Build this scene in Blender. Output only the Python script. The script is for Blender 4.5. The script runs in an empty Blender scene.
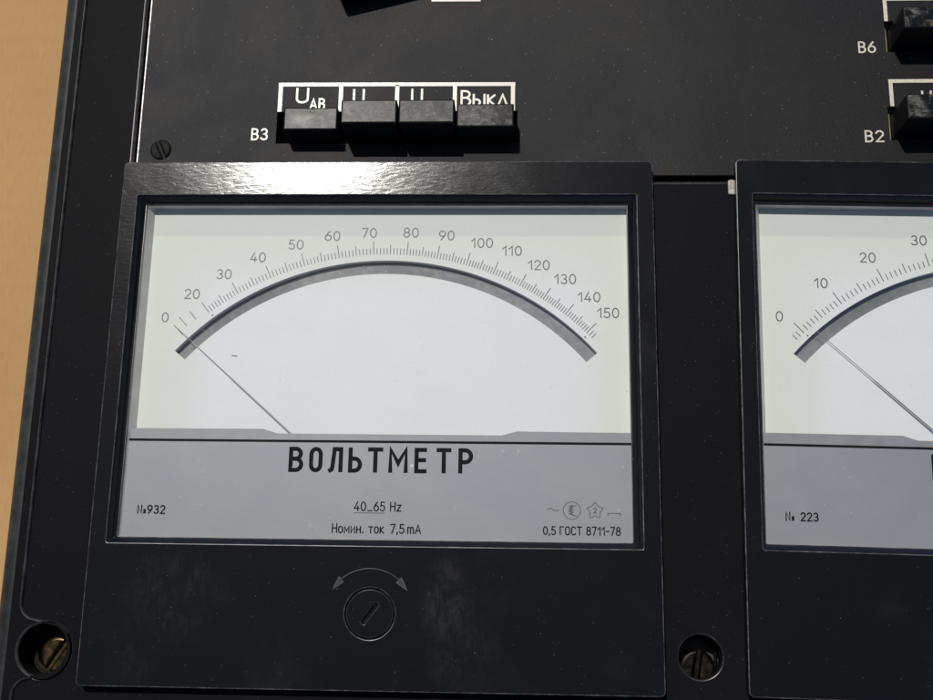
import bpy, bmesh, math, random
from mathutils import Vector, Matrix
from mathutils.geometry import tessellate_polygon
random.seed(7)
R = math.radians
MM = 0.001
ZB = 75.0            # height (mm) of the meters' front face above the cardboard
scene = bpy.context.scene
COL = scene.collection

# ------------------------------------------------------------------ materials
class NT:
    def __init__(s, name):
        s.m = bpy.data.materials.new(name); s.m.use_nodes = True
        s.t = s.m.node_tree; s.t.nodes.clear()
        s.out = s.n('ShaderNodeOutputMaterial')
        s.obj = s.n('ShaderNodeTexCoord').outputs['Object']
    def n(s, typ, **kw):
        nd = s.t.nodes.new(typ)
        for k, v in kw.items():
            if k in nd.inputs: nd.inputs[k].default_value = v
            else: setattr(nd, k, v)
        return nd
    def l(s, a, b): s.t.links.new(a, b)
    def scaled(s, sx, sy, sz, rot=0):
        mp = s.n('ShaderNodeMapping'); mp.inputs['Scale'].default_value = (sx, sy, sz)
        mp.inputs['Rotation'].default_value = (0, 0, rot)
        s.l(s.obj, mp.inputs['Vector']); return mp.outputs['Vector']
    def noise(s, vec, scale, detail=4, rough=0.55, dist=0.0):
        nd = s.n('ShaderNodeTexNoise'); nd.inputs['Scale'].default_value = scale
        nd.inputs['Detail'].default_value = detail; nd.inputs['Roughness'].default_value = rough
        nd.inputs['Distortion'].default_value = dist
        s.l(vec, nd.inputs['Vector']); return nd.outputs['Fac']
    def ramp(s, fac, p0, p1, v0=0.0, v1=1.0):
        nd = s.n('ShaderNodeMapRange'); nd.inputs['From Min'].default_value = p0
        nd.inputs['From Max'].default_value = p1; nd.inputs['To Min'].default_value = v0
        nd.inputs['To Max'].default_value = v1; nd.interpolation_type = 'SMOOTHSTEP'
        s.l(fac, nd.inputs['Value']); return nd.outputs['Result']
    def math(s, op, a, b=None):
        nd = s.n('ShaderNodeMath', operation=op)
        for i, v in enumerate((a, b)):
            if v is None: continue
            if isinstance(v, (int, float)): nd.inputs[i].default_value = v
            else: s.l(v, nd.inputs[i])
        return nd.outputs[0]
    def mix(s, fac, a, b):
        nd = s.n('ShaderNodeMix', data_type='RGBA')
        for sock, v in ((nd.inputs[0], fac), (nd.inputs[6], a), (nd.inputs[7], b)):
            if isinstance(v, (int, float)): sock.default_value = v
            elif isinstance(v, tuple): sock.default_value = v + (1,) if len(v) == 3 else v
            else: s.l(v, sock)
        return nd.outputs[2]
    def specks(s, vec, scale, radius, keep):
        v = s.n('ShaderNodeTexVoronoi'); v.inputs['Scale'].default_value = scale
        s.l(vec, v.inputs['Vector'])
        sep = s.n('ShaderNodeSeparateColor'); s.l(v.outputs['Color'], sep.inputs[0])
        size = s.math('MULTIPLY', sep.outputs[1], radius)
        near = s.math('LESS_THAN', v.outputs['Distance'], size)
        on = s.math('GREATER_THAN', sep.outputs[0], 1 - keep)
        return s.math('MULTIPLY', near, on)
    def bump(s, h, strength, dist):
        nd = s.n('ShaderNodeBump'); nd.inputs['Strength'].default_value = strength
        nd.inputs['Distance'].default_value = dist
        s.l(h, nd.inputs['Height']); return nd.outputs['Normal']
    def bsdf(s, color, rough, metal=0.0, normal=None, spec=0.5, **kw):
        b = s.n('ShaderNodeBsdfPrincipled')
        for sock, v in (('Base Color', color), ('Roughness', rough), ('Metallic', metal), ('Specular IOR Level', spec)):
            i = b.inputs[sock]
            if isinstance(v, tuple): i.default_value = v + (1,)
            elif isinstance(v, (int, float)): i.default_value = v
            else: s.l(v, i)
        if normal is not None: s.l(normal, b.inputs['Normal'])
        s.l(b.outputs[0], s.out.inputs[0]); return b

def black_plastic(name, base=(0.0052, 0.0054, 0.0064), rough=0.14, film=(0.018, 0.0185, 0.020), filmamt=0.5,
                  wave=0.07, dust=0.16, spec=0.24, smears=(), fine=0.0):
    s = NT(name)
    big = s.noise(s.scaled(1, 1, 1), 30, 5, 0.6, 0.6)
    streak = s.noise(s.scaled(1.0, 0.35, 1, 0.3), 700, 4, 0.65, 0.6)
    f = s.math('MULTIPLY', s.ramp(big, 0.50, 0.78), s.ramp(streak, 0.15, 0.85, 0.5, 1.0))
    f = s.math('MULTIPLY', f, filmamt)
    sep = s.n('ShaderNodeSeparateXYZ'); s.l(s.obj, sep.inputs[0])
    blot = s.noise(s.scaled(1, 1, 1), 85, 6, 0.68, 0.9)
    for cx, cy, rx, ry, amt in smears:          # finger marks wiped over the plastic
        dx = s.math('DIVIDE', s.math('SUBTRACT', sep.outputs[0], cx * MM), rx * MM)
        dy = s.math('DIVIDE', s.math('SUBTRACT', sep.outputs[1], cy * MM), ry * MM)
        d = s.math('ADD', s.math('MULTIPLY', dx, dx), s.math('MULTIPLY', dy, dy))
        k = s.math('MULTIPLY', s.ramp(d, 1.0, 0.05), s.ramp(blot, 0.32, 0.66))
        k = s.math('MULTIPLY', s.math('MULTIPLY', k, s.ramp(streak, 0.36, 0.64, 0.25, 1.0)), amt)
        f = s.math('MAXIMUM', f, k)
    c = s.mix(f, base, film)
    d1 = s.specks(s.scaled(1, 1, 1), 560, 0.10, dust)
    d2 = s.specks(s.scaled(1, 1, 1), 1300, 0.20, dust * 0.9)
    st = s.n('ShaderNodeMapping'); st.inputs['Scale'].default_value = (1, 0.4, 1); st.inputs['Rotation'].default_value = (0, 0, 0.8)
    s.l(s.obj, st.inputs['Vector'])
    d3 = s.specks(st.outputs['Vector'], 260, 0.045, dust)
    d = s.math('MAXIMUM', s.math('MAXIMUM', s.math('MULTIPLY', d1, .6), s.math('MULTIPLY', d2, .35)), s.math('MULTIPLY', d3, .7))
    c = s.mix(s.math('MULTIPLY', d, 0.6), c, (0.17, 0.165, 0.16))
    rg = s.math('ADD', s.math('MULTIPLY', f, 0.10), rough)
    rg = s.math('ADD', rg, s.math('MULTIPLY', d, 0.3))
    w1 = s.noise(s.scaled(1, 1.8, 1, 0.1), 60, 3, 0.5, 0.5)
    w2 = s.noise(s.scaled(1, 3.2, 1, -0.22), 330, 5, 0.62, 0.9)
    h = s.math('ADD', s.math('MULTIPLY', w1, 0.5), s.math('MULTIPLY', w2, 0.42))
    if fine: h = s.math('ADD', h, s.math('MULTIPLY', s.noise(s.scaled(1, 1, 1), 1500, 3, 0.6), fine))
    s.bsdf(c, rg, 0, s.bump(h, wave, 0.0010), spec)
    return s.m

def worn_edge(name, lo, hi, rough=0.35, spec=0.5):
    s = NT(name)
    nz = s.noise(s.scaled(1, 1, 1), 160, 6, 0.75)
    s.bsdf(s.mix(s.ramp(nz, 0.35, 0.72), lo, hi), rough, 0, None, spec)
    return s.m

def panel_paint(name):
    s = NT(name)
    g = s.noise(s.scaled(1, 1, 1), 3200, 3, 0.65)
    big = s.noise(s.scaled(1, 1, 1), 22, 5, 0.6, 0.5)
    c = s.mix(s.ramp(big, 0.35, 0.7), (0.0042, 0.0048, 0.0068), (0.0070, 0.0068, 0.0068))
    c = s.mix(s.math('MULTIPLY', s.ramp(g, 0.48, 0.72), 0.8), c, (0.018, 0.0172, 0.0165))
    d1 = s.specks(s.scaled(1, 1, 1), 430, 0.11, 0.16)
    d2 = s.specks(s.scaled(1, 1, 1), 950, 0.19, 0.16)
    sc = s.n('ShaderNodeMapping'); sc.inputs['Scale'].default_value = (0.25, 1, 1); sc.inputs['Rotation'].default_value = (0, 0, 0.5)
    s.l(s.obj, sc.inputs['Vector'])
    d3 = s.specks(sc.outputs['Vector'], 300, 0.05, 0.05)
    d = s.math('MAXIMUM', s.math('MAXIMUM', d1, d2), d3)
    c = s.mix(s.math('MULTIPLY', d, 0.6), c, (0.16, 0.15, 0.14))
    nrm = s.bump(g, 0.45, 0.00016)
    s.bsdf(c, s.ramp(big, 0.3, 0.7, 0.52, 0.46), 0, nrm, 0.14)
    return s.m

def plain(name, col, rough=0.5, metal=0.0, var=0.15, scale=300, spec=0.5, bump=0.0):
    s = NT(name)
    nz = s.noise(s.scaled(1, 1, 1), scale, 4, 0.6)
    lo = tuple(v * (1 - var) for v in col); hi = tuple(min(1, v * (1 + var)) for v in col)
    c = s.mix(s.ramp(nz, 0.3, 0.7), lo, hi)
    nrm = s.bump(nz, bump, 0.0003) if bump else None
    s.bsdf(c, s.ramp(nz, 0.3, 0.7, max(0.02, rough - 0.06), rough + 0.06), metal, nrm, spec)
    return s.m

def dial_paint():
    s = NT('dial_enamel')
    sep = s.n('ShaderNodeSeparateXYZ'); s.l(s.obj, sep.inputs[0])
    x, y = sep.outputs[0], sep.outputs[1]
    # glass reflection and faint frame shade painted into the enamel: yellower margin, bluish middle
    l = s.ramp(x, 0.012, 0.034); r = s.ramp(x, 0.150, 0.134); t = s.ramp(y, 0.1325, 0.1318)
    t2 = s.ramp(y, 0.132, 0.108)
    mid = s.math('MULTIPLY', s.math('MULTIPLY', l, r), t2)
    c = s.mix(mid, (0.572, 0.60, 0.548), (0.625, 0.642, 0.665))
    c = s.mix(t, (0.505, 0.53, 0.50), c)  # darker top band: shade below the window frame, put into the colour
    nz = s.noise(s.scaled(1, 1, 1), 60, 4, 0.6)
    c = s.mix(s.math('MULTIPLY', s.ramp(nz, 0.4, 0.7), 0.25), c, (0.56, 0.57, 0.53))
    fine = s.noise(s.scaled(1, 1, 1), 1300, 3, 0.6)
    c = s.mix(s.ramp(fine, 0.3, 0.75, 0.0, 0.10), c, (0.42, 0.43, 0.42))
    sp = s.math('MAXIMUM', s.specks(s.scaled(1, 1, 1), 260, 0.06, 0.12), s.specks(s.scaled(1, 0.5, 1), 520, 0.10, 0.06))
    c = s.mix(s.math('MULTIPLY', sp, 0.45), c, (0.15, 0.14, 0.13))
    s.bsdf(c, 0.55, 0, None, 0.3)
    return s.m

def name_paint():
    s = NT('nameplate_grey_paint')
    nz = s.noise(s.scaled(1, 1, 1), 50, 5, 0.6, 0.5)
    c = s.mix(s.ramp(nz, 0.35, 0.7), (0.206, 0.216, 0.238), (0.226, 0.235, 0.250))
    fine = s.noise(s.scaled(1, 1, 1), 1800, 2, 0.5)
    c = s.mix(s.math('MULTIPLY', fine, 0.25), c, (0.24, 0.25, 0.27))
    sp = s.specks(s.scaled(1, 1, 1), 210, 0.12, 0.12)
    c = s.mix(s.math('MULTIPLY', sp, 0.5), c, (0.6, 0.6, 0.6))
    s.bsdf(c, 0.5, 0.15, s.bump(fine, 0.15, 0.0001), 0.4)
    return s.m

def glass_mat():
    s = NT('window_glass')
    tr = s.n('ShaderNodeBsdfTransparent'); tr.inputs[0].default_value = (0.955, 0.965, 0.96, 1)
    gl = s.n('ShaderNodeBsdfGlossy'); gl.inputs['Roughness'].default_value = 0.02
    fr = s.n('ShaderNodeFresnel'); fr.inputs['IOR'].default_value = 1.34
    mx = s.n('ShaderNodeMixShader')
    s.l(fr.outputs[0], mx.inputs[0]); s.l(tr.outputs[0], mx.inputs[1]); s.l(gl.outputs[0], mx.inputs[2])
    # dust lying on the glass
    df = s.n('ShaderNodeBsdfDiffuse'); df.inputs[0].default_value = (0.62, 0.61, 0.58, 1)
    d1 = s.specks(s.scaled(1, 1, 1), 240, 0.06, 0.32)
    d2 = s.specks(s.scaled(1, 1, 1), 700, 0.12, 0.10)
    d = s.math('MAXIMUM', d1, d2)
    film = s.ramp(s.noise(s.scaled(1, 1, 1), 45, 6, 0.65, 1.0), 0.45, 0.8, 0.001, 0.007)
    hair = s.specks(s.scaled(1, 0.035, 1, 0.9), 330, 0.055, 0.35)
    hair2 = s.specks(s.scaled(0.05, 1, 1, 0.5), 300, 0.05, 0.25)
    wipe = s.ramp(s.noise(s.scaled(0.3, 1.6, 1, 0.6), 160, 5, 0.7, 0.6), 0.5, 0.85, 0.0, 0.011)
    hr = s.math('MULTIPLY', s.math('MAXIMUM', hair, hair2), 0.15)
    film = s.math('ADD', film, wipe)
    m2 = s.n('ShaderNodeMixShader')
    s.l(s.math('MAXIMUM', s.math('MAXIMUM', s.math('MULTIPLY', d, 0.5), hr), film), m2.inputs[0])
    s.l(mx.outputs[0], m2.inputs[1]); s.l(df.outputs[0], m2.inputs[2])
    s.l(m2.outputs[0], s.out.inputs[0])
    return s.m

def mirror_mat():
    s = NT('mirror_strip_silver')
    nz = s.noise(s.scaled(1, 1, 1), 260, 5, 0.7, 1.0)
    c = s.mix(s.ramp(nz, 0.3, 0.75), (0.26, 0.275, 0.28), (0.36, 0.37, 0.375))
    tar = s.noise(s.scaled(1, 1, 1), 16, 3, 0.5)
    c = s.mix(s.ramp(tar, 0.36, 0.62), s.mix(0.45, c, (0.09, 0.10, 0.10)), c)
    sp = s.specks(s.scaled(1, 1, 1), 500, 0.16, 0.2)
    s.bsdf(s.mix(s.math('MULTIPLY', sp, 0.7), c, (0.75, 0.75, 0.74)), s.ramp(nz, 0.3, 0.8, 0.05, 0.09), 0.35, None)
    return s.m

def cardboard():
    s = NT('cardboard')
    a = s.noise(s.scaled(1, 1, 1), 14, 4, 0.5)
    b = s.noise(s.scaled(1, 0.25, 1), 700, 4, 0.7)
    c = s.mix(s.ramp(a, 0.3, 0.7), (0.385, 0.222, 0.094), (0.425, 0.252, 0.110))
    c = s.mix(s.math('MULTIPLY', s.ramp(b, 0.35, 0.8), 0.35), c, (0.32, 0.185, 0.08))
    wv = s.n('ShaderNodeTexWave'); wv.inputs['Scale'].default_value = 40; wv.bands_direction = 'Y'
    s.l(s.obj, wv.inputs['Vector'])
    h = s.math('ADD', s.math('MULTIPLY', wv.outputs['Fac'], 0.25), s.math('MULTIPLY', b, 0.5))
    s.bsdf(c, 0.85, 0, s.bump(h, 0.25, 0.0006), 0.25)
    return s.m

def key_plastic():
    s = NT('worn_key_plastic')
    a = s.noise(s.scaled(1, 1, 1), 210, 6, 0.72, 0.25)
    b = s.noise(s.scaled(0.5, 2.0, 1), 900, 4, 0.7)
    f = s.math('MULTIPLY', s.ramp(a, 0.42, 0.62), s.ramp(b, 0.25, 0.7))
    c = s.mix(f, (0.007, 0.0075, 0.009), (0.15, 0.147, 0.128))
    sp = s.specks(s.scaled(1, 1, 1), 420, 0.2, 0.25)
    c = s.mix(s.math('MULTIPLY', sp, 0.5), c, (0.012, 0.012, 0.012))
    s.bsdf(c, s.ramp(a, 0.3, 0.7, 0.26, 0.36), 0, s.bump(a, 0.08, 0.0006), 0.075)
    return s.m

M = {}
M['plate'] = black_plastic('meter_black_plastic', dust=0.10, smears=((24, 24, 19, 16, 0.5), (15, 9, 9, 12, 0.4), (101, 24, 9, 15, 0.85), (106, 10, 12, 13, 0.6)))
M['plate2'] = black_plastic('second_meter_black_plastic', dust=0.08)
M['edge'] = worn_edge('worn_plastic_edge', (0.012, 0.012, 0.014), (0.13, 0.13, 0.14), 0.3)
M['rim_edge'] = worn_edge('case_rim_worn', (0.012, 0.0125, 0.012), (0.030, 0.032, 0.030), 0.42, 0.3)
M['step_edge'] = worn_edge('case_step_worn', (0.010, 0.010, 0.011), (0.045, 0.045, 0.047), 0.42, 0.10)
M['raised'] = worn_edge('raised_mark_worn', (0.006, 0.006, 0.007), (0.020, 0.020, 0.022), 0.4, 0.3)
M['soft_edge'] = worn_edge('case_edge_worn', (0.008, 0.008, 0.009), (0.045, 0.045, 0.048), 0.27)
M['bezel'] = black_plastic('bezel_black_gloss', base=(0.004, 0.004, 0.006), rough=0.10, wave=0.02, filmamt=0.1, dust=0.02, spec=0.35)
M['case'] = black_plastic('case_black_bakelite', base=(0.0062, 0.0060, 0.0072), rough=0.45, film=(0.010, 0.010, 0.011), wave=0.07, dust=0.22, spec=0.02, fine=0.12)
M['inside'] = plain('case_inside_black', (0.008, 0.008, 0.008), 0.6)
M['panel'] = panel_paint('panel_black_paint')
M['alu'] = plain('bare_aluminium_edge', (0.62, 0.58, 0.56), 0.45, 0.25, 0.5, 900)
M['dull_metal'] = plain('dull_dirty_metal', (0.27, 0.255, 0.235), 0.5, 0.2, 0.6, 700)
M['white'] = plain('white_print', (0.52, 0.485, 0.40), 0.36, 0, 0.12, 1500, 0.5)
M['ink'] = plain('black_ink', (0.005, 0.005, 0.006), 0.7, 0, 0.3, 1500, 0.05)
M['scale_ink'] = plain('scale_ink', (0.055, 0.058, 0.062), 0.5, 0, 0.3, 1500)
M['fine_ink'] = plain('fine_grey_ink', (0.05, 0.053, 0.06), 0.5, 0, 0.3, 1500)
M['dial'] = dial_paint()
M['name'] = name_paint()
M['band'] = plain('mask_grey_paint', (0.195, 0.205, 0.225), 0.5, 0.1, 0.06, 200)
M['liner'] = plain('liner_grey_plastic', (0.56, 0.53, 0.50), 0.4, 0, 0.12, 80)
M['glass'] = glass_mat()
M['mirror'] = mirror_mat()
M['pointer'] = plain('pointer_grey_metal', (0.17, 0.17, 0.18), 0.45, 0.2, 0.15, 800)
M['brass'] = plain('aged_brass', (0.045, 0.032, 0.014), 0.33, 0.85, 0.45, 350, 0.5, 0.3)
M['painted_screw'] = plain('black_painted_screw', (0.007, 0.0065, 0.006), 0.55, 0.0, 0.8, 600, 0.08, 0.4)
M['dark_screw'] = plain('blackened_brass', (0.008, 0.0065, 0.0045), 0.42, 0.85, 0.6, 500, 0.5, 0.3)
M['key'] = key_plastic()
M['key_side'] = plain('key_side_plastic', (0.006, 0.006, 0.007), 0.5, 0, 0.3, 400, 0.15)
M['khaki'] = plain('switch_bracket_khaki', (0.10, 0.095, 0.05), 0.5, 0.3, 0.3, 300)
M['card'] = cardboard()

# ------------------------------------------------------------------ geometry helpers (mm)
class MB:
    def __init__(s): s.v = []; s.f = []; s.mi = []
    def vert(s, x, y, z): s.v.append((x * MM, y * MM, z * MM)); return len(s.v) - 1
    def face(s, idx, mi=0): s.f.append(tuple(idx)); s.mi.append(mi)
    def build(s, name, mats, parent=None, loc=None, rotz=0.0, smooth=35, fix=True):
        me = bpy.data.meshes.new(name); me.from_pydata(s.v, [], s.f); me.validate()
        for m in (mats if isinstance(mats, (list, tuple)) else [mats]): me.materials.append(m)
        if len(me.polygons) == len(s.mi): me.polygons.foreach_set('material_index', s.mi)
        if fix:
            bm = bmesh.new(); bm.from_mesh(me); bmesh.ops.recalc_face_normals(bm, faces=bm.faces); bm.to_mesh(me); bm.free()
        for p in me.polygons: p.use_smooth = True
        me.set_sharp_from_angle(angle=R(smooth))
        for p in me.polygons:
            if abs(p.normal.z) > 0.9995: p.use_smooth = False
        ob = bpy.data.objects.new(name, me); COL.objects.link(ob)
        if parent: ob.parent = parent
        if loc: ob.location = tuple(c * MM for c in loc)
        ob.rotation_euler = (0, 0, rotz)
        return ob

def offset_poly(pts, d):
    """offset a closed polygon: d>0 moves to the left of its direction (inwards for CCW)"""
    n = len(pts); out = []
    for i in range(n):
        p0 = Vector(pts[i - 1]); p1 = Vector(pts[i]); p2 = Vector(pts[(i + 1) % n])
        a = (p1 - p0).normalized(); b = (p2 - p1).normalized()
        na = Vector((-a.y, a.x)); nb = Vector((-b.y, b.x))
        m = na + nb
        L = m.length
        if L < 1e-6: m = na; k = 1
        else: m = m / L; k = 1 / max(0.35, m.dot(na))
        q = p1 + m * d * k; out.append((q.x, q.y))
    return out
def area(p): return sum(p[i - 1][0] * p[i][1] - p[i][0] * p[i - 1][1] for i in range(len(p))) / 2
def ccw(p): return p if area(p) > 0 else p[::-1]
def rrect(x0, y0, x1, y1, r=0.0, n=5):
    if r <= 0: return [(x0, y0), (x1, y0), (x1, y1), (x0, y1)]
    o = []
    for cx, cy, a in ((x1 - r, y0 + r, -90), (x1 - r, y1 - r, 0), (x0 + r, y1 - r, 90), (x0 + r, y0 + r, 180)):
        for k in range(n + 1):
            t = R(a + 90 * k / n); o.append((cx + r * math.cos(t), cy + r * math.sin(t)))
    return o
def circ(cx, cy, r, n=48, a0=0, a1=360):
    full = abs(a1 - a0) >= 360
    return [(cx + r * math.cos(R(a0 + (a1 - a0) * k / (n if full else n - 1))), cy + r * math.sin(R(a0 + (a1 - a0) * k / (n if full else n - 1)))) for k in range(n)]
def rotp(pts, ang, c=(0, 0)):
    ca, sa = math.cos(ang), math.sin(ang)
    return [(c[0] + (x - c[0]) * ca - (y - c[1]) * sa, c[1] + (x - c[0]) * sa + (y - c[1]) * ca) for x, y in pts]

def slab(mb, outer, holes, zt, zb, bev=0.2, seg=3, hbev=None, hedge=None, side=0, hside=0, bottom=True, top=0, edge=None):
    """solid plate with holes and rounded edges; outer counter-clockwise, edges rounded at the top"""
    loops = [(ccw(outer), bev, side, False)] + [(ccw(h), (bev if hbev is None else hbev[k] if isinstance(hbev, (list, tuple)) else hbev), hside, True) for k, h in enumerate(holes)]
    tops = []; bots = []
    for pts, b, mi0, hole in loops:
        rings = [(0.0, zb)]
        if b > 0:
            for k in range(seg + 1):
                t = (math.pi / 2) * k / seg; rings.append((b * (1 - math.cos(t)), zt - b + b * math.sin(t)))
        else: rings.append((0.0, zt))
        prev = None
        for ri_, (d, z) in enumerate(rings):
            pp = offset_poly(pts, -d if hole else d) if d else pts
            cur = [mb.vert(x, y, z) for x, y in pp]
            if prev is None: bots.append((pts, cur))
            else:
                n = len(cur); e_ = hedge if (hole and hedge is not None) else edge
                mi = mi0 if (e_ is None or ri_ < 2) else e_
                for i in range(n):
                    j = (i + 1) % n
                    q = (prev[i], prev[j], cur[j], cur[i])
                    mb.face(q if not hole else q[::-1], mi)
            prev = cur; last = pp
        tops.append((last, prev))
    for sets, flip in ((tops, False), (bots, True)):
        if flip and not bottom: continue
        flat = [i for _, ids in sets for i in ids]
        tri = tessellate_polygon([[Vector((x, y, 0)) for x, y in p] for p, _ in sets])
        for t in tri: mb.face([flat[k] for k in (t[::-1] if flip else t)], 0 if flip else top)

def ribbon(mb, pts, w, z, closed=False, cap=0.0):
    """flat printed stroke"""
    P = []
    for p in pts:
        if not P or (Vector(p) - P[-1]).length > 1e-4: P.append(Vector(p))
    if closed and (P[0] - P[-1]).length < 1e-4: P.pop()
    n = len(P)
    if not closed and cap:
        P[0] = P[0] + (P[0] - P[1]).normalized() * cap; P[-1] = P[-1] + (P[-1] - P[-2]).normalized() * cap
    A = []; B = []
    for i in range(n):
        if closed: a = (P[i] - P[i - 1]).normalized(); b = (P[(i + 1) % n] - P[i]).normalized()
        else:
            a = (P[i] - P[i - 1]).normalized() if i else (P[1] - P[0]).normalized()
            b = (P[i + 1] - P[i]).normalized() if i < n - 1 else a
        na = Vector((-a.y, a.x)); nb = Vector((-b.y, b.x)); m = na + nb
        m = m.normalized() if m.length > 1e-6 else na
        k = 1 / max(0.5, m.dot(na))
        q = m * (w / 2) * k
        A.append(mb.vert(P[i].x + q.x, P[i].y + q.y, z)); B.append(mb.vert(P[i].x - q.x, P[i].y - q.y, z))
    for i in range(n if closed else n - 1):
        j = (i + 1) % n; mb.face((B[i], B[j], A[j], A[i]))

def raised(mb, pts, w, z0, h, seg=6):
    """half-round embossed line"""
    P = [Vector(p) for p in pts]; n = len(P); rows = []
    for i in range(n):
        a = (P[min(i + 1, n - 1)] - P[max(i - 1, 0)]).normalized(); nn = Vector((-a.y, a.x))
        rows.append([mb.vert(P[i].x + nn.x * w / 2 * math.cos(math.pi * k / seg), P[i].y + nn.y * w / 2 * math.cos(math.pi * k / seg), z0 + h * math.sin(math.pi * k / seg)) for k in range(seg + 1)])
    for i in range(n - 1):
        for k in range(seg): mb.face((rows[i][k], rows[i][k + 1], rows[i + 1][k + 1], rows[i + 1][k]))

def sheet(mb, poly, z, holes=()):
    pl = [ccw(poly)] + [ccw(h) for h in holes]
    ids = [mb.vert(x, y, z) for p in pl for x, y in p]
    for t in tessellate_polygon([[Vector((x, y, 0)) for x, y in p] for p in pl]): mb.face([ids[k] for k in t])

# ------------------------------------------------------------------ stroke lettering
def arc(cx, cy, rx, ry, a0, a1, n=12):
    return [(cx + rx * math.cos(R(a0 + (a1 - a0) * k / n)), cy + ry * math.sin(R(a0 + (a1 - a0) * k / n))) for k in range(n + 1)]
def stad(w, h=1.0, y0=0.0, x0=0.0):
    r = w / 2
    return arc(x0 + r, y0 + h - r, r, r, 0, 180, 10) + arc(x0 + r, y0 + r, r, r, 180, 360, 10)
def bowl(x, y0, y1, w):
    r = (y1 - y0) / 2; r2 = min(r, w - x if w > x else r)
    return [(x, y1)] + [(w - r2, y1)] + arc(w - r2, (y0 + y1) / 2, r2, r, 90, -90, 10) + [(x, y0)]
G = {}     # glyph: (width, [(points, closed)])
def g(ch, w, *st): G[ch] = (w, [(s if isinstance(s, tuple) and isinstance(s[1], bool) else (s, False)) for s in st])
def oval(cx, cy, rx, ry, n=24): return (arc(cx, cy, rx, ry, 0, 360 - 360 / n, n - 1), True)
g('0', .56, oval(.28, .5, .28, .5))
g('1', .34, [(0, .70), (.30, 1), (.30, 0)])
g('2', .54, arc(.27, .72, .26, .28, 165, -25, 12) + [(.02, 0), (.54, 0)])
g('3', .52, arc(.25, .755, .23, .245, 150, -90, 12) + arc(.25, .255, .27, .255, 90, -155, 12))
g('4', .58, [(.36, 1), (0, .26), (.58, .26)], [(.42, .52), (.42, 0)])
g('5', .52, [(.48, 1), (.09, 1), (.05, .56)] + arc(.24, .31, .28, .31, 125, -150, 14))
g('6', .56, [(.42, 1), (.30, .88), (.10, .58)], oval(.28, .30, .28, .30))
g('7', .52, [(0, 1), (.52, 1), (.16, 0)])
g('8', .56, oval(.28, .76, .23, .24), oval(.28, .26, .28, .26))
g('9', .56, oval(.28, .70, .28, .30), [(.46, .42), (.26, .12), (.14, 0)])
g('В', .50, [(0, 0), (0, 1)] + bowl(0, .53, 1, .46)[1:], bowl(0, 0, .53, .50)[::-1] + [(0, 0)])
G['В'] = (.50, [([(0, 0), (0, 1)], False), (bowl(0, .53, 1, .46), False), (bowl(0, 0, .53, .50)[1:], False)])
G['B'] = G['В']
g('О', .50, (stad(.50), True))
g('Л', .58, [(0, 0), (.08, .03), (.13, .15), (.22, 1), (.58, 1), (.58, 0)])
g('Ь', .50, [(0, 1), (0, 0)], bowl(0, 0, .56, .50))
g('Т', .54, [(0, 1), (.54, 1)], [(.27, 1), (.27, 0)])
g('М', .66, [(0, 0), (0, 1), (.33, .35), (.66, 1), (.66, 0)])
g('Е', .44, [(.44, 0), (0, 0), (0, 1), (.44, 1)], [(0, .52), (.40, .52)])
g('Р', .50, [(0, 0), (0, 1)], bowl(0, .44, 1, .50))
g('А', .60, [(0, 0), (.30, 1), (.60, 0)], [(.10, .32), (.50, .32)])
G['A'] = G['А']
g('Н', .50, [(0, 0), (0, 1)], [(.50, 0), (.50, 1)], [(0, .52), (.50, .52)]); G['H'] = G['Н']
g('Г', .42, [(0, 0), (0, 1), (.42, 1)])
g('С', .48, arc(.25, .75, .25, .25, 20, 180, 8) + arc(.25, .25, .25, .25, 180, 340, 8))
g('U', .52, [(0, 1)] + arc(.26, .26, .26, .26, 180, 360, 12) + [(.52, 1)])
g('z', .38, [(0, .68), (.38, .68), (0, 0), (.38, 0)])
g('m', .66, [(0, 0), (0, .70)], [(0, .5)] + arc(.165, .54, .165, .16, 165, 0, 6) + [(.33, 0)], [(.33, .5)] + arc(.495, .54, .165, .16, 165, 0, 6) + [(.66, 0)])
g('о', .42, (stad(.42, .70), True))
g('м', .52, [(0, 0), (0, .70), (.26, .22), (.52, .70), (.52, 0)])
g('и', .42, [(0, .70), (0, 0), (.42, .70), (.42, 0)])
g('н', .42, [(0, 0), (0, .70)], [(.42, 0), (.42, .70)], [(0, .37), (.42, .37)])
g('т', .44, [(0, .70), (.44, .70)], [(.22, .70), (.22, 0)])
g('к', .40, [(0, 0), (0, .70)], [(.38, .70), (.04, .36), (.40, 0)])
g('ы', .62, [(0, .74), (0, 0)], bowl(0, 0, .42, .36), [(.62, .74), (.62, 0)])
g('К', .46, [(0, 0), (0, 1)], [(.46, .80), (.04, .42), (.46, 0)])
g('л', .50, [(0, 0), (.25, .74), (.50, 0)])
g('N', .48, [(0, 0), (0, 1), (.48, 0), (.48, 1)])
g('º', .20, oval(.10, .34, .09, .13, 12), [(0, .06), (.20, .06)])
g('.', .08, [(.04, 0), (.04, .11)])
g(',', .10, [(.07, .11), (.0, -.14)])
g('-', .36, [(0, .48), (.36, .48)])
g('…', .56, [(.04, 0), (.10, 0)], [(.25, 0), (.31, 0)], [(.46, 0), (.52, 0)])
g(' ', .36)
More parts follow.
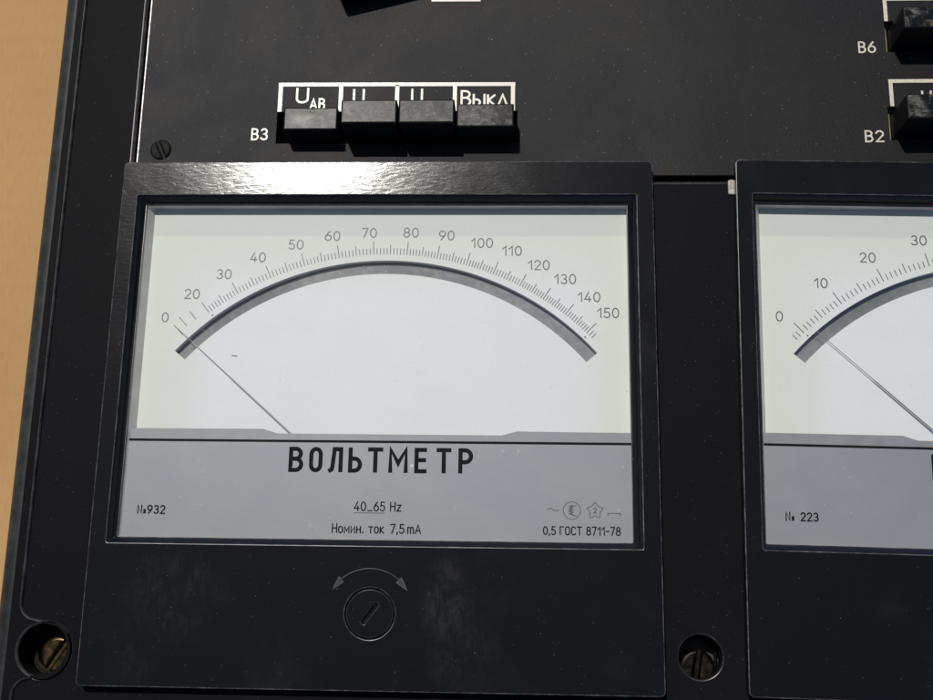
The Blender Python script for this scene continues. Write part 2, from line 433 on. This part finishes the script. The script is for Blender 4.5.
def text(mb, s, x, y, h, w, z, xs=1.0, gap=0.2, anchor='l', fit=None):
    """letters of height h; anchor l/c; fit = total width"""
    tot = sum(G[c][0] for c in s) * h * xs + gap * h * xs * (len(s) - 1)
    if fit: k = fit / tot; xs *= k; tot = fit
    cx = x - (tot / 2 if anchor == 'c' else 0)
    zi = 0
    for c in s:
        wd, st = G[c]
        for pts, closed in st:
            ribbon(mb, [(cx + px * h * xs, y + py * h) for px, py in pts], w, z + 0.012 * (zi % 4), closed, 0 if closed else w * 0.42)
            zi += 1
        cx += (wd + gap) * h * xs

# ------------------------------------------------------------------ root
def prop(o, label=None, cat=None, kind=None):
    if label: o['label'] = label
    if cat: o['category'] = cat
    if kind: o['kind'] = kind
root = bpy.data.objects.new('test_instrument', None); COL.objects.link(root)
root.empty_display_size = 0.05
prop(root, 'black electrical measuring set with two white-dialled pointer meters below push buttons, lying on cardboard', 'measuring instrument')
TOP = (0, 0, ZB)

# ground ------------------------------------------------------------
mb = MB(); S = 1500
N = 24
grid = [[mb.vert(-S + 2 * S * i / N + 160, -S + 2 * S * j / N + 130, 0) for j in range(N + 1)] for i in range(N + 1)]
for i in range(N):
    for j in range(N): mb.face((grid[i][j], grid[i + 1][j], grid[i + 1][j + 1], grid[i][j + 1]))
ground = mb.build('ground', M['card']); prop(ground, 'plain tan cardboard under the instrument', None, 'structure')

# case --------------------------------------------------------------
X0, X1, Y0, Y1 = -26.6, 364.0, -26.0, 302.0
RM_LOC = (181.9, 0.4); RM_ROT = R(-0.95)
HW, HH = 160.0, 153.3
def rm(pts): return [(x + RM_LOC[0], y + RM_LOC[1]) for x, y in rotp(pts, RM_ROT)]
hole1 = circ(-11.3, 9.2, 7.1, 48)
def recess():
    p = []
    rx, by = -18.6, 9.6                 # left wall of the recess with the boss round the screw
    p += [(rx, Y1 - 8), ]
    p += [(rx, by + 13.5)]
    p += arc(rx + 4.4, by + 12.6, 4.4, 4.4, 190, 262, 6)
    p += arc(-11.0, by, 7.2, 7.6, 62, -62, 14)
    p += arc(rx + 4.4, by - 12.6, 4.4, 4.4, 98, 170, 6)
    p += [(rx, by - 13.5), (rx, Y0 + 9), (rx + 2, Y0 + 7), (X1 - 10, Y0 + 7), (X1 - 8, Y0 + 9), (X1 - 8, Y1 - 10), (X1 - 10, Y1 - 8)]
    return p
rec = recess()
mb = MB()
slab(mb, rrect(X0, Y0, X1, Y1, 9, 8), [rec, hole1], -3.2, -ZB, bev=5.0, seg=12, hbev=0.7, bottom=False, edge=1, hedge=2)
case = mb.build('case', [M['case'], M['rim_edge'], M['step_edge']], root, TOP)
mb = MB()
slab(mb, rrect(X0 + 3, Y0 + 3, X1 - 3, Y1 - 3, 6, 4),
     [rrect(1.2, 148.6, X1 - 11, Y1 - 10, 1, 3), circ(-11.3, 9.2, 7.9, 40), circ(170.1, 10.4, 5.9, 48),
      rrect(3, 36.5, 157, 145, 0), rm(rrect(3, 36.5, 157, 145, 0))], -4.0, -10.0, bev=0.6, seg=6, hbev=[1.15, .3, .4, .4, .4], edge=1)
deck = mb.build('deck', [M['case'], M['soft_edge']], case, (0, 0, 0))
mb = MB(); slab(mb, rrect(X0 + 3.2, Y0 + 3.2, X1 - 3.2, Y1 - 3.2, 6, 4), [], -14.0, -20, 0.1, 1)
mb.build('case_floor', M['inside'], case, (0, 0, 0))

# control panel -----------------------------------------------------
S3 = (45.4, 160.6, 119.6, 171.1); S6 = (232.4, 190.2, 304.5, 200.5); S2 = (231.4, 161.1, 304, 171.9)
mb = MB()
slab(mb, rrect(2.75, 149.7, X1 - 12.5, Y1 - 11.5, 0.8, 3), [rrect(*S3), rrect(*S6), rrect(*S2)], -3.0, -5.0, bev=0.3, seg=2, hbev=0.12)
panel = mb.build('control_panel', [M['panel'], M['alu']], root, TOP)
mb = MB(); slab(mb, rrect(2.42, 149.9, 2.98, 289, 0.1, 1), [], -2.93, -5.2, bev=0.2, seg=2)
mb.build('bare_edge', M['alu'], panel, (0, 0, 0))
mb = MB(); zt = -2.965
def lines(mb, segs, w):
    for i, sg in enumerate(segs): ribbon(mb, sg, w, zt + 0.012 * (i % 3))
def fp():
    global mb
    mb.build('frame_print', M['white'], panel, (0, 0, 0)); mb = MB()
def lt(*a, **k):
    m_ = MB(); text(m_, *a, **k); m_.build('lettering', M['white'], panel, (0, 0, 0))
lines(mb, [[(45.3, 180.35), (118.9, 180.1)], [(46.0, 180.0), (46.0, 171.2)], [(64.9, 180.0), (64.9, 171.2)], [(82.4, 180.0), (82.4, 171.2)], [(100.3, 180.0), (100.3, 171.2)], [(118.2, 179.9), (118.2, 171.2)]], 1.25)
fp(); lines(mb, [[(232.4, 208.2), (306, 208.2)], [(233.0, 208), (233.0, 200.6)], [(305.4, 208), (305.4, 200.6)], [(251.2, 208), (251.2, 200.6)], [(269.3, 208), (269.3, 200.6)], [(287.4, 208), (287.4, 200.6)]], 1.15)
fp(); lines(mb, [[(232.2, 180.4), (306, 180.4)], [(232.8, 180.2), (232.8, 172.1)], [(305.4, 180.2), (305.4, 172.1)], [(250.9, 180.2), (250.9, 172.1)], [(269, 180.2), (269, 172.1)], [(287.1, 180.2), (287.1, 172.1)]], 1.15)
fp(); lines(mb, [[(92.3, 209.4), (107.8, 209.3)], [(92.9, 209.6), (92.9, 222)], [(107.2, 209.6), (107.2, 222)], [(92.3, 222.4), (107.8, 222.4)]], 1.3)
fp()
lt('В3', 37.9, 161.9, 3.5, .52, zt, fit=4.7, gap=.28)
lt('В6', 224.2, 190.1, 3.4, .52, zt, fit=4.8, gap=.28)
lt('В2', 224.2, 160.6, 3.4, .52, zt, fit=5.2, gap=.28)
lt('U', 51.2, 174.3, 4.6, .66, zt, fit=3.4); lt('АВ', 55.5, 172.1, 3.3, .56, zt, fit=4.4, gap=.3)
lt('U', 69.0, 174.0, 4.4, .66, zt, fit=3.0); lt('ВС', 73.0, 171.9, 2.3, .5, zt, fit=4.0, gap=.3)
lt('U', 87.1, 174.0, 4.4, .66, zt, fit=3.0); lt('СА', 91.0, 171.9, 2.3, .5, zt, fit=4.0, gap=.3)
lt('Выкл', 102.4, 173.0, 4.8, .66, zt, fit=14.0, gap=.2)
lt('U', 242.0, 172.3, 4.6, .6, zt, fit=2.6)
for s_ in (S6, S2):
    mb = MB(); slab(mb, rrect(s_[0] - 3, s_[1] - 2, s_[2] + 3, s_[3] + 2), [rrect(s_[0] + 1.3, s_[1] + .5, s_[2] - 1.3, s_[3] - .5)], -5.6, -8, 0.1, 1)
    mb.build('switch_bracket', M['khaki'], panel, (0, 0, 0))

def push_button(x0, x1, y0, y1, ztop):
    mb = MB()
    slab(mb, rrect(x0, y0, x1, y1, 0.35, 3), [], ztop, -12, bev=0.5, seg=4, side=1)
    return mb.build('push_button', [M['key'], M['key_side']], root, TOP)
push_button(49.2, 65.6, 161.4, 168.7, 5.0)
push_button(67.2, 83.9, 161.6, 169.2, 9.0)
push_button(84.4, 101.0, 161.6, 169.2, 9.0)
push_button(101.5, 118.6, 161.4, 168.9, 6.6)
for k in range(4): push_button(233.9 + 17.7 * k, 250.6 + 17.7 * k, 191.4, 198.6, 9.0)
for k in range(4): push_button(232.8 + 17.7 * k, 249.5 + 17.7 * k, 162.4, 170.2, 9.0)

# rotary knob
mb = MB()
kp = rotp(rrect(63.6, 208.4, 88, 222, 0.9, 4), R(14.5), (63.6, 208.4))
slab(mb, kp, [], 8.0, -2.9, bev=0.8, seg=4)
mb.build('knob', M['plate'], root, TOP)

# screws ------------------------------------------------------------
def screw(name, cx, cy, r, zt, zb, ang, mat, slot=1.0, depth=0.9):
    mb = MB(); a = math.degrees(math.asin(slot / 2 / r))
    for k in (0, 180):
        slab(mb, rotp(circ(cx, cy, r, 24, k + a, k + 180 - a), ang, (cx, cy)), [], zt, zt - depth, bev=r * .2, seg=5)
    slab(mb, circ(cx, cy, r - 0.02, 40), [], zt - depth + .02, zb, bev=0.05, seg=1)
    return mb.build(name, mat, root, TOP)
def washer(cx, cy, r0, r1, zt, mat):
    mb = MB(); slab(mb, circ(cx, cy, r1, 40), [circ(cx, cy, r0, 40)], zt, zt - 1, bev=.25, seg=2); return mb.build('washer', mat, root, TOP)
screw('screw', -9.7, 7.9, 5.0, -9.6, -13.9, R(58), M['brass'], 0.9, 1.1)
washer(-10.6, 8.6, 5.3, 7.2, -11.4, M['dark_screw'])
screw('screw', 170.0, 7.4, 4.9, -9.4, -13.9, R(80), M['dark_screw'], 1.1, 1.1)
washer(170.1, 10.0, 5.0, 5.8, -11.6, M['dark_screw'])
screw('screw', 9.8, 158.6, 3.3, -2.4, -3.4, R(115), M['painted_screw'], 0.8, 0.6)

# mounting clip beside the second meter
mb = MB()
slab(mb, rrect(182.7, 143.8, 187, 148.6, 0.5, 2), [], -3.2, -3.95, 0.3, 2)
mb.build('clip', M['dull_metal'], root, TOP)

# ------------------------------------------------------------------ meters
CX, CY = 80.4, 40.7
KD = 0.9956
def dep(p, foot): return (foot[0] + (p[0] - foot[0]) * KD, foot[1] + (p[1] - foot[1]) * KD)
WO = (4.9, 38.8, 154.9, 142.6); WI = (6.4, 40.5, 152.7, 141.0)
def make_meter(name, label, loc, rot, major, numbers, extra, dots, title, serial, pointer, full, plate):
    mb = MB()
    slab(mb, rrect(0, 0, HW, HH, 1.5, 6), [rrect(*WO, 0.5, 3), circ(79.95, 20.5, 6.95, 56)], 0.0, -4.6, bev=0.30, seg=4, hbev=0.26, edge=1)
    # moulded double arrow over the zero screw
    n0 = len(mb.f)
    raised(mb, [(79.8 + 12.3 * math.sin(R(a)), 20.2 + 12.3 * math.cos(R(a))) for a in range(-42, 43, 4)], 0.62, -0.02, 0.28)
    mb.mi = [2 if i >= n0 else m_ for i, m_ in enumerate(mb.mi)]
    for sgn in (-1, 1):
        tip = (79.8 + sgn * 12.3 * math.sin(R(59)), 20.2 + 12.3 * math.cos(R(59)))
        b = [(79.8 + sgn * q * math.sin(R(40)), 20.2 + q * math.cos(R(40))) for q in (11.1, 13.5)]
        slab(mb, [tip] + b, [], 0.22, -0.02, bev=0.22, seg=2, edge=1, top=2)
    body = mb.build(name, [plate, M['edge'], M['raised']], root, (loc[0], loc[1], ZB), rot)
    prop(body, label)
    Z = (0, 0, 0)
    foot = (120.0 - loc[0], 18.6)
    def pol(r, a): return dep((CX + r * math.sin(R(a)), CY + r * math.cos(R(a))), foot)
    # sloping black bezel
    mb = MB()
    a = rrect(WO[0] - .03, WO[1] - .03, WO[2] + .03, WO[3] + .03, 0.5, 3); b = rrect(*WI, 0.6, 3); c_ = rrect(WI[0] + .5, WI[1] + .5, WI[2] - .5, WI[3] - .5, 0.5, 3)
    lip = offset_poly(b, .2)
    rings = [(a, -0.45), (offset_poly(a, .35), -0.7), (offset_poly(b, -.25), -3.7), (b, -3.95), (lip, -3.95), (offset_poly(b, .22), -4.5)]
    prev = None
    for pts, z in rings:
        cur = [mb.vert(x, y, z) for x, y in pts]
        if prev:
            for i in range(len(cur)): j = (i + 1) % len(cur); mb.face((prev[i], prev[j], cur[j], cur[i]), 1 if pts is lip else 0)
        prev = cur
    mb.build('bezel', [M['bezel'], M['edge']], body, Z, smooth=50)
    mb = MB()
    prev = None
    for pts, z in [(offset_poly(b, .1), -4.3), (rrect(WI[0] + 2.3, WI[1] + .1, WI[2] - .1, WI[3] - .1, 0.5, 3), -8.6)]:
        cur = [mb.vert(x, y, z) for x, y in pts]
        if prev:
            for i in range(len(cur)): j = (i + 1) % len(cur); mb.face((prev[i], prev[j], cur[j], cur[i]))
        prev = cur
    mb.build('window_liner', M['liner'], body, Z)
    # glass
    mb = MB(); sheet(mb, offset_poly(b, -.15), -3.55); mb.build('glass', M['glass'], body, Z)
    # dial with the slot of the mirror
    ro, ri = 84.15, 79.9
    slot = [pol(ro, -48.6 + 97.2 * k / 60) for k in range(61)] + [pol(ri, 48.6 - 97.2 * k / 60) for k in range(61)]
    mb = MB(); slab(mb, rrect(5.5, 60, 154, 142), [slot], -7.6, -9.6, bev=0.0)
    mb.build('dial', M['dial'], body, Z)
    mb = MB(); sheet(mb, [pol(ro + 1.5, -50 + 100 * k / 60) for k in range(61)] + [pol(ri - 1.5, 50 - 100 * k / 60) for k in range(61)], -9.65)
    mb.build('mirror_arc', M['mirror'], body, Z)
    # scale
    mb = MB(); zd = -7.565
    def tick(a, r0, r1, w): ribbon(mb, [pol(r0, a), pol(r1, a)], w, zd)
    keys = sorted(major)
    for v in keys: tick(major[v], 86.1, 90.3, .25)
    for v0, v1 in zip(keys, keys[1:]):
        if v1 - v0 > 10: continue
        for k in range(1, 10): tick(major[v0] + (major[v1] - major[v0]) * k / 10, 86.1, 89.15 if k == 5 else 88.1, .24)
    for a_, r0, r1 in extra: tick(a_, r0, r1, .24)
    for a_ in dots: sheet(mb, [(x, y) for x, y in circ(*pol(84.9, a_), .28, 12)], zd)
    if full: ribbon(mb, [(35.0, 94.6), (36.7, 94.4)], .35, zd)
    mb.build('scale_marks', M['scale_ink'], body, Z)
    mb = MB()
    for s_, q_ in numbers:
        x, y = dep(q_, foot)
        text(mb, s_, x, y - 1.42, 2.84, .34, zd, xs=1.12, gap=.26, anchor='c')
    mb.build('scale_numbers', M['scale_ink'], body, Z)
    # pointer: thin tip, flat blade lower down
    mb = MB(); (x0, y0), (x1, y1) = [dep(q_, foot) for q_ in pointer]
    d = Vector((x1 - x0, y1 - y0)); L = d.length; d.normalize()
    pp = [(x0 + d.x * t, y0 + d.y * t) for t in (0, L * .40, L * .43, L)]; ww = (.13, .18, .34, .46); nn = Vector((-d.y, d.x))
    rows = []
    for (x, y), w in zip(pp, ww):
        rows.append([mb.vert(x + nn.x * w * sx, y + nn.y * w * sx, z) for sx, z in ((-.5, -6.5), (.5, -6.5), (.5, -6.7), (-.5, -6.7))])
    for r0, r1 in zip(rows, rows[1:]):
        for k in range(4): mb.face((r0[k], r0[(k + 1) % 4], r1[(k + 1) % 4], r1[k]))
    mb.face(rows[0]); mb.face(rows[-1][::-1])
    mb.build('pointer', M['pointer'], body, Z)
    # grey name plate and the mask strip over it
    mb = MB(); slab(mb, rrect(5.6, 39, 153.8, 68.9), [], -5.4, -6.0, bev=0.12, seg=2)
    npl = mb.build('nameplate', M['name'], body, Z)
    mb = MB(); slab(mb, [(5.6, 60), (153.8, 60), (153.8, 72.0), (120.0, 72.2), (115.6, 71.0), (50.4, 71.0), (46.2, 72.3), (5.6, 72.2)], [], -5.8, -6.4, bev=0.1, seg=1)
    mb.build('mask_strip', M['band'], body, Z)
    mb = MB(); zn = -5.36
    ribbon(mb, [(5.8, 68.75), (153.6, 68.75)], .72, zn)
    if title:
        for c_, lx, lw in title:
            wd, st_ = G[c_]; k_ = (lw - 1.12) / wd
            for q, (pts, cl) in enumerate(st_): ribbon(mb, [(lx + .56 + px * k_, 60.35 + py * 6.15) for px, py in pts], 1.2, zn + .012 * q, cl, 0 if cl else .52)
    text(mb, serial[0], serial[1], 47.5, 2.2, .40, zn, fit=serial[2], gap=.3)
    if full:
        text(mb, '40…65', 73.9, 48.95, 2.45, .34, zn, fit=8.6, gap=.24); text(mb, 'Нz', 84.2, 48.95, 2.45, .34, zn, fit=2.9, gap=.26)
        text(mb, 'Номин.', 67.8, 42.7, 2.45, .36, zn, fit=8.8, gap=.24); text(mb, 'ток', 78.2, 42.7, 2.45, .36, zn, fit=4.2, gap=.24)
        text(mb, '7,5', 84.4, 42.7, 2.45, .36, zn, fit=3.8, gap=.24); text(mb, 'mА', 89.3, 42.7, 2.45, .36, zn, fit=3.6, gap=.24)
        text(mb, '0,5', 127.6, 42.9, 2.2, .34, zn, fit=3.3, gap=.26); text(mb, 'ГОСТ', 132.3, 42.9, 2.2, .34, zn, fit=6.0, gap=.26)
        text(mb, '8711-78', 139.7, 42.9, 2.2, .34, zn, fit=9.4, gap=.26)
    mb.build('lettering', M['ink'], body, Z)
    if full:
        mb = MB()
        def sym(*parts):
            m_ = MB()
            for pts, w_, z_, c_ in parts: ribbon(m_, pts, w_, z_, c_)
            return m_
        def done(m_): m_.build('scale_symbol', M['fine_ink'], body, Z)
        done(sym(([(73.8, 48.35), (82.6, 48.3)], .23, zn, False)))
        done(sym(([(128.6 + 3.4 * k / 12, 49.9 + .38 * math.sin(2 * math.pi * k / 12)) for k in range(13)], .23, zn, False)))
        zz = [(135.95, 51.0), (135.1, 50.9), (135.7, 50.55), (135.0, 50.2), (135.7, 49.85), (135.0, 49.5), (135.7, 49.15), (135.1, 48.75), (135.95, 48.45)]
        done(sym((circ(135.6, 49.7, 2.45, 40), .23, zn, True), (zz, .46, zn + .012, False), ([(135.8, 51.0), (136.9, 51.15)], .24, zn + .024, False), ([(135.8, 48.4), (136.9, 48.25)], .24, zn + .024, False)))
        st = []
        for k in range(10):
            rr = 2.35 if k % 2 == 0 else 1.55
            st.append((142.1 + rr * math.sin(R(36 * k)), 49.7 + rr * math.cos(R(36 * k))))
        m_ = sym((st, .23, zn, True)); text(m_, '2', 142.1, 49.1, 1.35, .26, zn + .024, anchor='c'); done(m_)
        done(sym(([(145.7, 48.3), (145.7, 49.0), (149.2, 49.0), (149.2, 48.3)], .23, zn, False)))
    # zero adjuster
    mb = MB()
    sl = [(79.95 + 3.3 * math.cos(R(a)), 20.5 + .62 * math.sin(R(a))) for a in range(0, 360, 15)]
    sl = rotp([(79.95 - 2.6, 19.9), (79.95 + 2.6, 19.9)] + circ(79.95 + 2.6, 20.5, .85, 9, -60, 60) + [(79.95 + 2.6, 21.1), (79.95 - 2.6, 21.1)] + circ(79.95 - 2.6, 20.5, .85, 9, 120, 240), R(53), (79.95, 20.5))
    slab(mb, circ(79.95, 20.5, 6.55, 56), [sl], -0.3, -2.6, bev=0.3, seg=3, hbev=.25, edge=1)
    slab(mb, circ(79.95, 20.5, 6.9, 40), [], -1.4, -3, bev=0)
    mb.build('zero_adjuster', [plate, M['soft_edge']], body, Z)
    return body

majL = {0: -45.2, 20: -38.4, 30: -31.5, 40: -24.25, 50: -17.0, 60: -9.85, 70: -2.8, 80: 3.95, 90: 10.1, 100: 16.2, 110: 21.9, 120: 27.8, 130: 33.2, 140: 38.6, 150: 44.2}
numL = [('0', (13.5, 106.7)), ('20', (21.2, 114.1)), ('30', (30.6, 120.4)), ('40', (40.7, 125.8)), ('50', (52.2, 129.9)), ('60', (63.3, 132.7)), ('70', (74.6, 133.7)), ('80', (87.4, 133.8)), ('90', (98.3, 132.9)), ('100', (109.1, 130.5)), ('110', (118.2, 128.0)), ('120', (126.3, 123.5)), ('130', (134.2, 119.1)), ('140', (141.3, 113.5)), ('150', (146.9, 108.6))]
make_meter('voltmeter', 'meter with 0 to 150 scale and large title', (0, 0), 0.0, majL, numL,
           [(-43.45, 87.2, 91.0), (-41.25, 87.0, 90.3), (44.9, 86.1, 88.1), (45.6, 86.1, 88.1)], [-38.2, 44.6],
           [(c_, 54.3 + (p_ - 37) * .0638, w_ * .0638) for c_, p_, w_ in zip('ВОЛЬТМЕТР', (37, 130, 217, 308, 395, 490, 607, 705, 805), (66, 60, 65, 62, 70, 87, 56, 68, 65))], ('Nº932', 11.4, 7.8), ((18.0, 103.0), (58.0, 67.8)), True, M['plate'])
majR = {10 * k: -44.0 + 9.66 * k for k in range(10)}
numR = [(str(10 * k), (CX + 94.6 * math.sin(R(-45.0 + 9.9 * k)), CY + 94.6 * math.cos(R(-45.0 + 9.9 * k)))) for k in range(10)]
make_meter('wattmeter', 'meter with serial number 223, scale numbered 0, 10, 20, 30', RM_LOC, RM_ROT, majR, numR,
           [(-45.0, 86.1, 88.1), (-45.9, 86.1, 88.1)], [-43.9],
           [(c_, 53.6 + (p_ - 37) * .0638, w_ * .0638) for c_, p_, w_ in zip('ВАТТМЕТР', (37, 130, 240, 340, 445, 570, 680, 785), (66, 75, 70, 70, 87, 56, 68, 65))], ('Nº 223', 12.6, 8.8), ((24.0, 103.0), (62.0, 68.5)), False, M['plate2'])

# ------------------------------------------------------------------ light
SUN_EL, SUN_AZ = R(62.4), R(-23.5)      # azimuth from +Y towards +X
sd = Vector((math.sin(SUN_AZ) * math.cos(SUN_EL), math.cos(SUN_AZ) * math.cos(SUN_EL), math.sin(SUN_EL)))
w = bpy.data.worlds.new('World'); scene.world = w; w.use_nodes = True
nt = w.node_tree; nt.nodes.clear()
sky = nt.nodes.new('ShaderNodeTexSky'); sky.sky_type = 'NISHITA'; sky.sun_disc = False
sky.sun_elevation = SUN_EL; sky.sun_rotation = SUN_AZ
bg = nt.nodes.new('ShaderNodeBackground'); bg.inputs[1].default_value = 0.06
wo = nt.nodes.new('ShaderNodeOutputWorld')
nt.links.new(sky.outputs[0], bg.inputs[0]); nt.links.new(bg.outputs[0], wo.inputs[0])
sl = bpy.data.lights.new('sun', 'SUN'); sl.energy = 3.6; sl.angle = R(0.53); sl.color = (1.0, 0.955, 0.89)
so = bpy.data.objects.new('sun', sl); COL.objects.link(so)
so.rotation_euler = sd.to_track_quat('Z', 'Y').to_euler(); so.location = (0, 0, 1)

# ------------------------------------------------------------------ camera
cam = bpy.data.cameras.new('camera'); co = bpy.data.objects.new('camera', cam); COL.objects.link(co)
Rm = Matrix(((0.99894, 0.01601, -0.04312), (-0.00532, 0.97137, 0.2375), (0.04568, -0.23702, 0.97043)))
rv = Vector((-0.239634, -0.044843, -0.010769)); th = rv.length
Rm = Matrix.Rotation(th, 3, rv.normalized())
mw = Rm.transposed().to_4x4()
mw.translation = Vector((120.020876, 18.620411, 312.027316 + ZB)) * MM
co.matrix_world = mw
cam.sensor_width = 36; cam.lens = 1114.79 / 933 * 36
cam.clip_start = 0.01; cam.clip_end = 100
scene.camera = co
scene.view_settings.view_transform = 'Standard'; scene.view_settings.look = 'None'
scene.view_settings.exposure = 0.0; scene.view_settings.gamma = 1
scene.render.engine = 'CYCLES'
